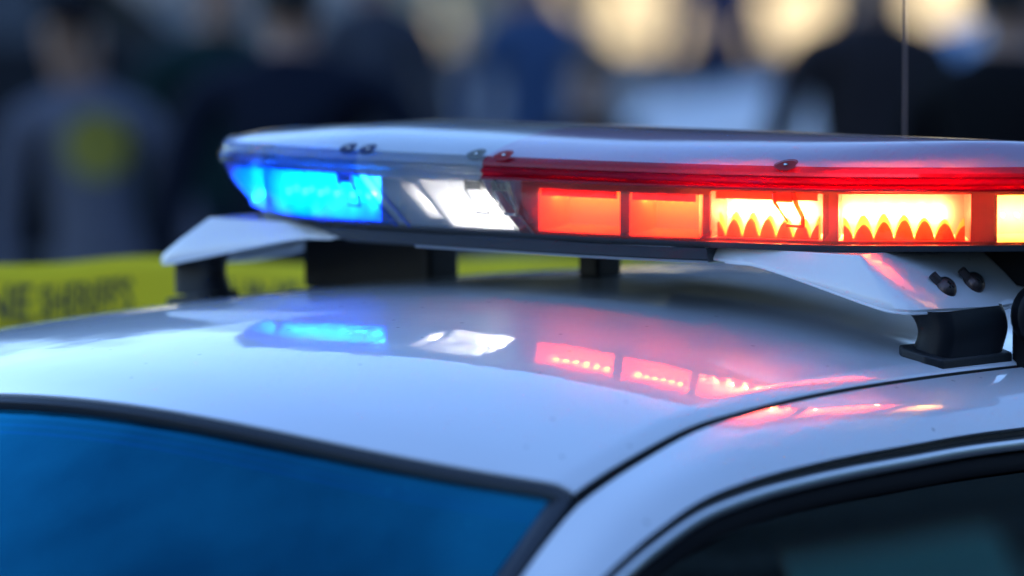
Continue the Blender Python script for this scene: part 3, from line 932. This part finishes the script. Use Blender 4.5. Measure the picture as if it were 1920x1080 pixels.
def person(pos, h, yaw, shirt, trousers, hair, label, group='people watching beyond the tape', cap=None, lean=0, arms='down', cup=None, wide=1.0):
    """a standing figure grown as one skin over a jointed skeleton, feet on the ground; yaw turns it (0 faces the camera)"""
    root = empty('person', pos, label, 'person', group)
    ang = math.atan2(-FH.y, -FH.x) + yaw                  # direction the figure faces
    f = Vector((math.cos(ang), math.sin(ang), 0)); sd = Vector((-f.y, f.x, 0))
    k = h / 1.75
    V, E, RD = [], [], []
    def pt(s, z, fwd, r, ry=None, parent=None):
        V.append((pos + sd * s * k + f * fwd * k + Vector((0, 0, z * k)) + sd * (lean * max(0, z - .9) / .8)))
        RD.append((r * k, (ry or r) * k))
        if parent is not None:
            E.append((parent, len(V) - 1))
        return len(V) - 1
    w = wide
    pel = pt(0, .93, 0, .15 * w, .11)
    wai = pt(0, 1.10, .01, .135 * w, .10, pel)
    che = pt(0, 1.30, .0, .165 * w, .115, wai)
    shd = pt(0, 1.42, -.01, .12 * w, .09, che)
    nek = pt(0, 1.50, 0, .056, None, shd)
    chin = pt(0, 1.565, .015, .068, .075, nek)
    hd = pt(0, 1.645, .01, .078, .098, chin)
    pt(0, 1.72, 0, .058, .07, hd)
    for q in (-1, 1):
        a = pt(q * .17 * w, 1.40, -.01, .062, None, shd)
        if arms == 'folded':
            e = pt(q * .25 * w, 1.13, .02, .048, None, a)
            wr = pt(q * .03, 1.16, .19, .034, None, e); dv = Vector((-q * .9, .1, 0))
            hnd = pt(-q * .05, 1.17, .19, .036, .02, wr)
        else:
            e = pt(q * .25 * w, 1.12, -.03, .046, None, a)
            wr = pt(q * .27 * w, .88, .04, .032, None, e)
            hnd = pt(q * .27 * w, .80, .06, .040, .020, wr)
            for j, ln in enumerate((.075, .085, .08, .065)):
                b0 = pt(q * .27 * w + .004 * q, .765, .036 + .016 * j, .010, None, hnd)
                b1 = pt(q * .272 * w, .765 - ln * .6, .036 + .017 * j, .009, None, b0)
                pt(q * .262 * w, .765 - ln, .040 + .017 * j, .008, None, b1)
            t1 = pt(q * .25 * w, .79, .10, .011, None, hnd); pt(q * .245 * w, .75, .115, .009, None, t1)
        l = pt(q * .095, .84, 0, .098, None, pel)
        kn = pt(q * .105, .48, .02, .064, None, l)
        an = pt(q * .11, .09, -.03, .045, None, kn)
        pt(q * .115, .045, .04, .045, .04, an)
        pt(q * .125, .035, .15, .036, .03, len(V) - 1)
    me = bpy.data.meshes.new('skeleton')
    me.from_pydata([tuple(v) for v in V], E, [])
    o = bpy.data.objects.new('skeleton', me); COL.objects.link(o)
    md = o.modifiers.new('skin', 'SKIN'); md.use_smooth_shade = True
    for i, sv in enumerate(me.skin_vertices[0].data):
        sv.radius = RD[i]; sv.use_root = (i == 0)
    ss = o.modifiers.new('sub', 'SUBSURF'); ss.levels = ss.render_levels = 2
    dg = bpy.context.evaluated_depsgraph_get()
    m2 = bpy.data.meshes.new_from_object(o.evaluated_get(dg))
    bpy.data.objects.remove(o)
    shoes = cloth((.02, .02, .02), .5)
    m2.materials.clear()
    for mm in (shirt, trousers, skin_m, shoes):
        m2.materials.append(mm)
    for p in m2.polygons:
        p.use_smooth = True
        c = p.center; z = c.z / k
        side = abs((c - pos).dot(sd)) / k
        if z < .08: mi = 3
        elif z > 1.50: mi = 2
        elif z < .87 and side > .205 * w and z > .6: mi = 2
        elif z < .96 and side < .23 * w: mi = 1
        else: mi = 0
        p.material_index = mi
    body = bpy.data.objects.new('body', m2); COL.objects.link(body); body.parent = root; body.location = -pos
    hc = V[hd]
    def blob(name, c, r, m, n=14, zmin=-1.0):
        q = MB(); P = []
        for i in range(9):
            th = (i / 8) * math.acos(zmin)
            P.append([c + sd * (r[0] * math.sin(th) * math.cos(a)) + f * (r[1] * math.sin(th) * math.sin(a)) + Vector((0, 0, r[2] * math.cos(th))) for a in np.linspace(0, 2 * math.pi, n, endpoint=False)])
        q.grid(np.array(P).transpose(1, 0, 2), closed_u=True)
        return obj(name, q, m, root, z0=0)
    blob('hair', hc + Vector((0, 0, .030 * k)) - f * .024 * k, (.088 * k, .100 * k, .100 * k), hair, zmin=-.02)
    blob('back_hair', hc + Vector((0, 0, -.005 * k)) - f * .052 * k, (.078 * k, .066 * k, .095 * k), hair, zmin=-.6)
    if cap:
        cp = blob('cap', hc + Vector((0, 0, .03 * k)) - f * .006, (.100 * k, .122 * k, .105 * k), cap, zmin=.05)
        q = MB().box(hc + f * .15 * k + Vector((0, 0, .035 * k)), (.13 * k, .15 * k, .012), rz=ang)
        obj('cap_peak', q, cap, root, z0=0, bevel=.004)
    for q in (-1, 1):
        blob('eye', hc + f * .088 * k + sd * q * .032 * k + Vector((0, 0, .0)), (.012, .008, .008), M['black'], n=8)
    blob('nose', hc + f * .104 * k + Vector((0, 0, -.028 * k)), (.014, .018, .026), skin_m, n=8)
    root['_f'] = 0
    del root['_f']
    return root, f, sd, k

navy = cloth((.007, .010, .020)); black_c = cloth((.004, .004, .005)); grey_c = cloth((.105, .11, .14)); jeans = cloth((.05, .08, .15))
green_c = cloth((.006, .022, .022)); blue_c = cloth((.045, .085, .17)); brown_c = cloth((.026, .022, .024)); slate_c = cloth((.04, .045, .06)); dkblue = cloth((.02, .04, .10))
hair_b = pbr('hair_black', (.008, .008, .009), .6); hair_br = pbr('hair_brown', (.05, .03, .02), .6)
cap_b = cloth((.30, .42, .58)); cap_dark = cloth((.006, .006, .008))

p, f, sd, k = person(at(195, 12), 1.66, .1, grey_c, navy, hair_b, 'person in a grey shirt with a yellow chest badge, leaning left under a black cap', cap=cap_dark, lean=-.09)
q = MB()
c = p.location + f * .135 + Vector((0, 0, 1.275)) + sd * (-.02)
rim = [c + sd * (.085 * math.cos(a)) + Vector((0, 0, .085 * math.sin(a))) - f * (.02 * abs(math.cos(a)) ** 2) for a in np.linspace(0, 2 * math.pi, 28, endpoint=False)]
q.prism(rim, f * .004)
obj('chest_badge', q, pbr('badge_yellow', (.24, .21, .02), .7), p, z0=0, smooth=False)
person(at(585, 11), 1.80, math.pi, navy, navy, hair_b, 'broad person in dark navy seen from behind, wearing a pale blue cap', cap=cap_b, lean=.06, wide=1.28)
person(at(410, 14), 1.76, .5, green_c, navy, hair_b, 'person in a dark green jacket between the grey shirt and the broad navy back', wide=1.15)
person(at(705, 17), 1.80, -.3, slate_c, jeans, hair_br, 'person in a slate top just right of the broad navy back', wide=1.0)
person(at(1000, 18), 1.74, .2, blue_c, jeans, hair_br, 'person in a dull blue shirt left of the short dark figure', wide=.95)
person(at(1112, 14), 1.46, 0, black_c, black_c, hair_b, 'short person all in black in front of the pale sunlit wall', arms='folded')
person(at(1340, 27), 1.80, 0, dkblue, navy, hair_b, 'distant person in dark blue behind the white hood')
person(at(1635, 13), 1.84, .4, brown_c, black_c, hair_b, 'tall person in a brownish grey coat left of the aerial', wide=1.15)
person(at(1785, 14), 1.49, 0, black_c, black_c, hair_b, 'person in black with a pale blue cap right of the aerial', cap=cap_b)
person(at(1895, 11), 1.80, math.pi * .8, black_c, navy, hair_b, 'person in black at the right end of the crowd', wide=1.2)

# barrier tape: a thin sagging ribbon with printed letters, tied between two posts
TP = []
for u_, d_, v_ in ((-700, 5.9, 551), (0, 6.25, 550), (400, 6.45, 549), (1000, 6.8, 546), (1500, 7.4, 545), (2100, 8.6, 532)):
    a = at(u_, d_); TP.append((a.x, a.y, 1.894 - d_ * (v_ + 185) / 8750))
TC = catmull(np.array(TP), 260)
hw = .043
wob = .006 * np.sin(np.linspace(0, 23, 260)); tilt = .026 + .006 * np.sin(np.linspace(1, 14, 260))
up_ = np.stack([TC + np.c_[np.full(260, FH.x) * tilt * s, np.full(260, FH.y) * tilt * s, np.full(260, hw * s) + wob] for s in (-1, -.5, 0, .5, 1)], 1)
tape = obj('barrier_tape', MB().grid(up_), pbr('tape_yellow', (1.0, .68, .02), .65, spec=.15, var=.12, scale=6), z0=0, solid=.0006)
tag(tape, 'yellow police tape with black letters stretched behind the car roof', 'tape')
tdist = np.r_[0, np.cumsum(np.linalg.norm(np.diff(TC, axis=0), axis=1))]
def along(u_):
    us = [(960 + 8750 * (Vector(q_) - Vector((CP.x, CP.y, q_[2]))).dot(RT) / (Vector(q_) - Vector((CP.x, CP.y, q_[2]))).dot(FH)) for q_ in TC]
    return float(np.interp(u_, us, tdist))
ink = pbr('tape_ink', (.012, .012, .010), .5)
def word(txt, u0, u1):
    cu = bpy.data.curves.new('tape_text', 'FONT'); cu.body = txt; cu.size = .064; cu.resolution_u = 3; cu.offset = .0012
    o = bpy.data.objects.new('tape_text', cu); COL.objects.link(o)
    me = bpy.data.meshes.new_from_object(o.evaluated_get(bpy.context.evaluated_depsgraph_get()))
    bpy.data.objects.remove(o); bpy.data.curves.remove(cu)
    s0, s1 = along(u0), along(u1)
    xs = [v.co.x for v in me.vertices]; ys = [v.co.y for v in me.vertices]
    x0, x1, y0, y1 = min(xs), max(xs), min(ys), max(ys)
    for v in me.vertices:
        s = s0 + (v.co.x - x0) / (x1 - x0) * (s1 - s0)
        z = -.030 + (v.co.y - y0) / (y1 - y0) * .047
        c = Vector([np.interp(s, tdist, TC[:, i]) for i in range(3)])
        ti = float(np.interp(s, tdist, tilt)); wo = float(np.interp(s, tdist, wob))
        kz = z / hw
        c += Vector((FH.x * ti * kz, FH.y * ti * kz, z + wo)) - FH * .0025
        v.co = c
    me.materials.clear(); me.materials.append(ink)
    o = bpy.data.objects.new('tape_text', me); COL.objects.link(o); o.parent = tape
    return o
word("SHERIFF'S", 72, 246)
word('LINE', -90, 58)
word('LINE', 425, 560)
word('DO NOT CROSS', 600, 840)
for u_, d_, i in ((-700, 5.9, 0), (2100, 8.6, -1)):
    a = at(u_, d_)
    q = MB().tube([(a.x, a.y, 0), (a.x, a.y, 1.46)], .03, 12).tube([(a.x, a.y, 0), (a.x, a.y, .03)], .18, 20)
    o = obj('barrier_post', q, M['steel'], z0=0)
    tag(o, 'steel post holding the left end of the yellow tape' if i == 0 else 'steel post holding the right end of the yellow tape', 'post')

def sedan(pos, ang, col, label, tall=0.0):
    root = empty('parked_car', pos, label, 'car', 'cars parked beyond the crowd')
    fx = Vector((math.cos(ang), math.sin(ang), 0)); fy = Vector((-fx.y, fx.x, 0))
    Wd = lambda x, y, z: pos + fx * x + fy * y + Vector((0, 0, z))
    pm = pbr('parked_paint', col, .35 if col[0] > .3 else .7, coat=1 if col[0] > .3 else 0, spec=.5 if col[0] > .3 else .15, var=.05)
    st = [(2.32, .60, .35, .62), (2.25, .76, .25, .80), (1.9, .86, .22, .90), (1.2, .90, .20, 1.0), (.85, .91, .2, 1.04), (0, .91, .2, 1.05), (-1.3, .91, .2, 1.06), (-1.9, .88, .22, 1.05), (-2.25, .78, .28, .98), (-2.32, .62, .4, .75)]
    st = catmull(np.array(st), 40)
    P = []
    for x, w, zl, zh in st:
        zh += tall * .5
        P.append([Wd(x, y, z) for y, z in ((-w * .8, zl), (-w * .97, zl + .12), (-w, zl + .35 * (zh - zl)), (-w * .985, zl + .75 * (zh - zl)), (-w * .93, zh - .02), (-w * .8, zh + .015), (0, zh + .045), (w * .8, zh + .015), (w * .93, zh - .02), (w * .985, zl + .75 * (zh - zl)), (w, zl + .35 * (zh - zl)), (w * .97, zl + .12), (w * .8, zl))])
    q = MB().grid(np.array(P)); n = 13
    q.add(P[0], [tuple(range(n))]); q.add(P[-1], [tuple(range(n))])
    obj('body', q, pm, root, z0=0)
    zt = 1.46 + tall; zb = 1.03 + tall * .5
    cs = [(.95, zb, .80), (.25, zt - .03, .62), (-.3, zt, .61), (-.9, zt - .02, .60), (-1.75, zb, .74)]
    cs = catmull(np.array(cs), 24)
    P = [[Wd(x, -.82, zb - .01), Wd(x, -w - (zt - z) * .2, z - .04 if z > zb + .1 else z), Wd(x, -w + .08, z), Wd(x, 0, z + .03), Wd(x, w - .08, z), Wd(x, w + (zt - z) * .2, z - .04 if z > zb + .1 else z), Wd(x, .82, zb - .01)] for x, z, w in cs]
    obj('cabin', MB().grid(np.array(P)), pm, root, z0=0)
    gm = M['car_glass'] if 'car_glass' in M else M.setdefault('car_glass', pbr('dark_glass', (.008, .010, .013), .05, spec=.4))
    for s in (-1, 1):
        for x0, x1, x2, x3 in ((.72, -.30, -.30, .28), (-.38, -1.42, -.95, -.38)):
            z1 = zt - .10
            o_ = [Wd(x0, s * .845, zb + .03), Wd(x1, s * .845, zb + .03), Wd(x2, s * .715, z1), Wd(x3, s * .715, z1)]
            obj('window', MB().prism(o_, fy * s * .012), gm, root, z0=0, smooth=False)
        for wx in (1.42, -1.40):
            c = Wd(wx, s * .775, .33)
            rows = [(-.10, .24), (-.10, .32), (.0, .335), (.10, .32), (.10, .22), (.085, .20)]
            w = obj('wheel', MB().tube([c + fy * s * a for a, _ in rows], [r_ for _, r_ in rows], 24), M['black'], root, z0=0)
            obj('rim', MB().tube([c + fy * s * .07, c + fy * s * .095], [.20, .16], 16), M['chrome'], w, z0=0)
        obj('headlight', MB().box(Wd(2.2, s * .62, .72 + tall * .3), (.14, .28, .12), rz=ang), M['steel'], root, z0=0, bevel=.02)
    for a_, b_, nm in (((.93, zb + .03), (.30, zt - .05), 'windscreen'), ((-1.72, zb + .03), (-.98, zt - .05), 'rear_window')):
        o_ = [Wd(a_[0], -.68, a_[1]), Wd(a_[0], .68, a_[1]), Wd(b_[0], .56, b_[1]), Wd(b_[0], -.56, b_[1])]
        obj(nm, MB().prism(o_, fx * (.03 if nm == 'windscreen' else -.03) + Vector((0, 0, .03))), gm, root, z0=0, smooth=False)
    return root
RA = math.atan2(RT.y, RT.x)
# white car, nose to the left
c = at(1195, 22) + RT * 2.3 + FH * .9
sedan(c, RA + math.pi - .10, (.72, .74, .78), 'white car behind the crowd, nose pointing left', tall=.08)
c = at(-20, 27); sedan(c, RA + .1, (.012, .018, .035), 'dark navy car behind the broad navy back', tall=.25)
c = at(-60, 23); sedan(c, RA - .06, (.008, .010, .014), 'black car at the far left behind the grey shirt', tall=.35)

# far pale yard wall in the sun, dark trees added behind it for the reflections
def yard_wall():
    root = empty('yard_wall', at(960, 62), 'long low cream yard wall standing in the sun beyond the cars', 'wall')
    C0 = root.location
    stucco = pbr('stucco', (.66, .56, .38), .9, var=.12, scale=.6, bump=.4, bscale=12)
    trim = pbr('trim', (.35, .30, .24), .8)
    obj('wall_face', MB().box(C0 + RT * 5 + FH * .15 + Vector((0, 0, .85)), (14, .3, 1.7), rz=RA), stucco, root, z0=0, smooth=False)
    obj('coping', MB().box(C0 + RT * 5 + FH * .15 + Vector((0, 0, 1.75)), (14.2, .42, .1), rz=RA), trim, root, z0=0, smooth=False)
yard_wall()
bark = pbr('bark', (.05, .04, .03), .9, var=.3, scale=6, bump=.6, bscale=20)
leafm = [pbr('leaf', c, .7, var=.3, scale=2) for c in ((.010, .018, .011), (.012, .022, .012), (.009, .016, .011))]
rng = np.random.default_rng(3)
def tree(pos, h, wd, label, m, tr=.28, grp='trees added beyond the yard wall for dark reflections', c0=.52, shift=(0, 0), hv=.43):
    root = empty('tree', pos, label, 'tree', grp)
    sv = Vector((shift[0], shift[1], 0))
    q = MB().tube([pos, pos + Vector((.1, 0, h * .3)) + sv * .25, pos + Vector((.0, .1, h * .8)) + sv], [tr, tr * .72, tr * .2], 12)
    for k in range(7):
        a = rng.uniform(0, 6.28); z = h * rng.uniform(.22, .6)
        q.tube([pos + Vector((0, 0, z)), pos + Vector((math.cos(a) * wd * .25, math.sin(a) * wd * .25, z + h * .10)), pos + Vector((math.cos(a) * wd * .42, math.sin(a) * wd * .42, z + h * .2))], [.09, .06, .02], 6)
    obj('trunk', q, bark, root, z0=0)
    n = 5200
    cl = rng.normal(size=(26, 3)); cl /= np.linalg.norm(cl, axis=1)[:, None]; cl *= rng.uniform(.3, 1, (26, 1))
    c = cl[rng.integers(0, 26, n)] + rng.normal(size=(n, 3)) * .22
    c = c * np.array([wd * .46, wd * .46, h * hv]) + np.array([pos.x + shift[0], pos.y + shift[1], h * c0])
    c[:, 2] = np.maximum(c[:, 2], .3)
    a = rng.normal(size=(n, 3)); a /= np.linalg.norm(a, axis=1)[:, None]
    b_ = np.cross(a, rng.normal(size=(n, 3))); b_ /= np.linalg.norm(b_, axis=1)[:, None]
    sz = rng.uniform(.25, .55, (n, 1))
    V = np.stack([c - a * sz, c + b_ * sz * .5, c + a * sz, c - b_ * sz * .5], 1).reshape(-1, 3)
    F = [(4 * k, 4 * k + 1, 4 * k + 2, 4 * k + 3) for k in range(n)]
    me = bpy.data.meshes.new('crown'); me.from_pydata(V.tolist(), [], F); me.materials.append(m)
    o = bpy.data.objects.new('crown', me); COL.objects.link(o); o.parent = root; o.location = -pos
ORD = 'first second third fourth fifth sixth seventh eighth ninth tenth eleventh twelfth'.split()
looks = ['broad dark tree', 'tall narrow dark tree', 'low spreading dark tree']
for i, r_ in enumerate((-30, -24.5, -19, -13, -7.5, -2, 3.5, 9, 14.5, 20, 26, 32)):  # row above the view, added to darken what the roof mirrors
    hh = (17, 19, 15.5)[i % 3] * (.74 if r_ < -1 else 1.1); ww = (8.5, 7.4, 9.5)[i % 3]
    tree(place(r_, 70 + 3 * (i % 2)), hh, ww, f'{looks[i % 3]} added out of view behind the cream yard wall, {ORD[i]} of the row from the left', leafm[i % 3])
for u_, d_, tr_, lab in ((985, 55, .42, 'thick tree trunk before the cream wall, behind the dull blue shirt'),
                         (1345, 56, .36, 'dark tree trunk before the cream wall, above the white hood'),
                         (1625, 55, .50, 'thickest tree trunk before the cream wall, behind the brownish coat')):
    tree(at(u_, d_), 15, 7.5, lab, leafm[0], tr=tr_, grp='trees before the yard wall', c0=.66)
# tall boarded building at the kerb that shades the street; its boards show in the side window
def boarded():
    X0, H = 32.0, 24.5
    root = empty('boarded_building', (X0 + 6, 2, 0), 'tall dark boarded building across the street, mirrored in the side window', 'building')
    wallm = pbr('board_dark', (.14, .22, .25), .8, var=.3, scale=2)
    obj('wall', MB().box((X0 + 6, 20, H / 2), (12, 150, H)), pbr('wall_dark', (.03, .04, .045), .9), root, z0=0, smooth=False)
    q = MB()
    for i in range(int(H / 1.0)):
        z = .1 + i * 1.0
        q.add([(X0 - .002, -55, z), (X0 - .002, 95, z), (X0 - .25, 95, z), (X0 - .25, -55, z), (X0 - .15, 95, z + .66), (X0 - .15, -55, z + .66), (X0 - .002, 95, z + .68), (X0 - .002, -55, z + .68)], [(0, 1, 2, 3), (3, 2, 4, 5), (5, 4, 6, 7)])
    o = obj('boards', q, wallm, root, z0=0, smooth=False); o['kind'] = 'stuff'
    fr = pbr('window_trim_pale', (.30, .36, .36), .7)
    b0 = Vector((X0 - .2, 46, 11.75))
    w = obj('window', MB().box(b0, (.3, 9.9, 5.5)), fr, root, z0=0, smooth=False)
    obj('pane', MB().box(b0 + Vector((-.16, 0, 0)), (.05, 9.4, 5.0)), pbr('pane_painted_glow', (.24, .80, .84), .7), w, z0=0, smooth=False)  # matte teal paints the bright window into its colour; nothing glows behind it
boarded()
print('objects', len(bpy.data.objects))
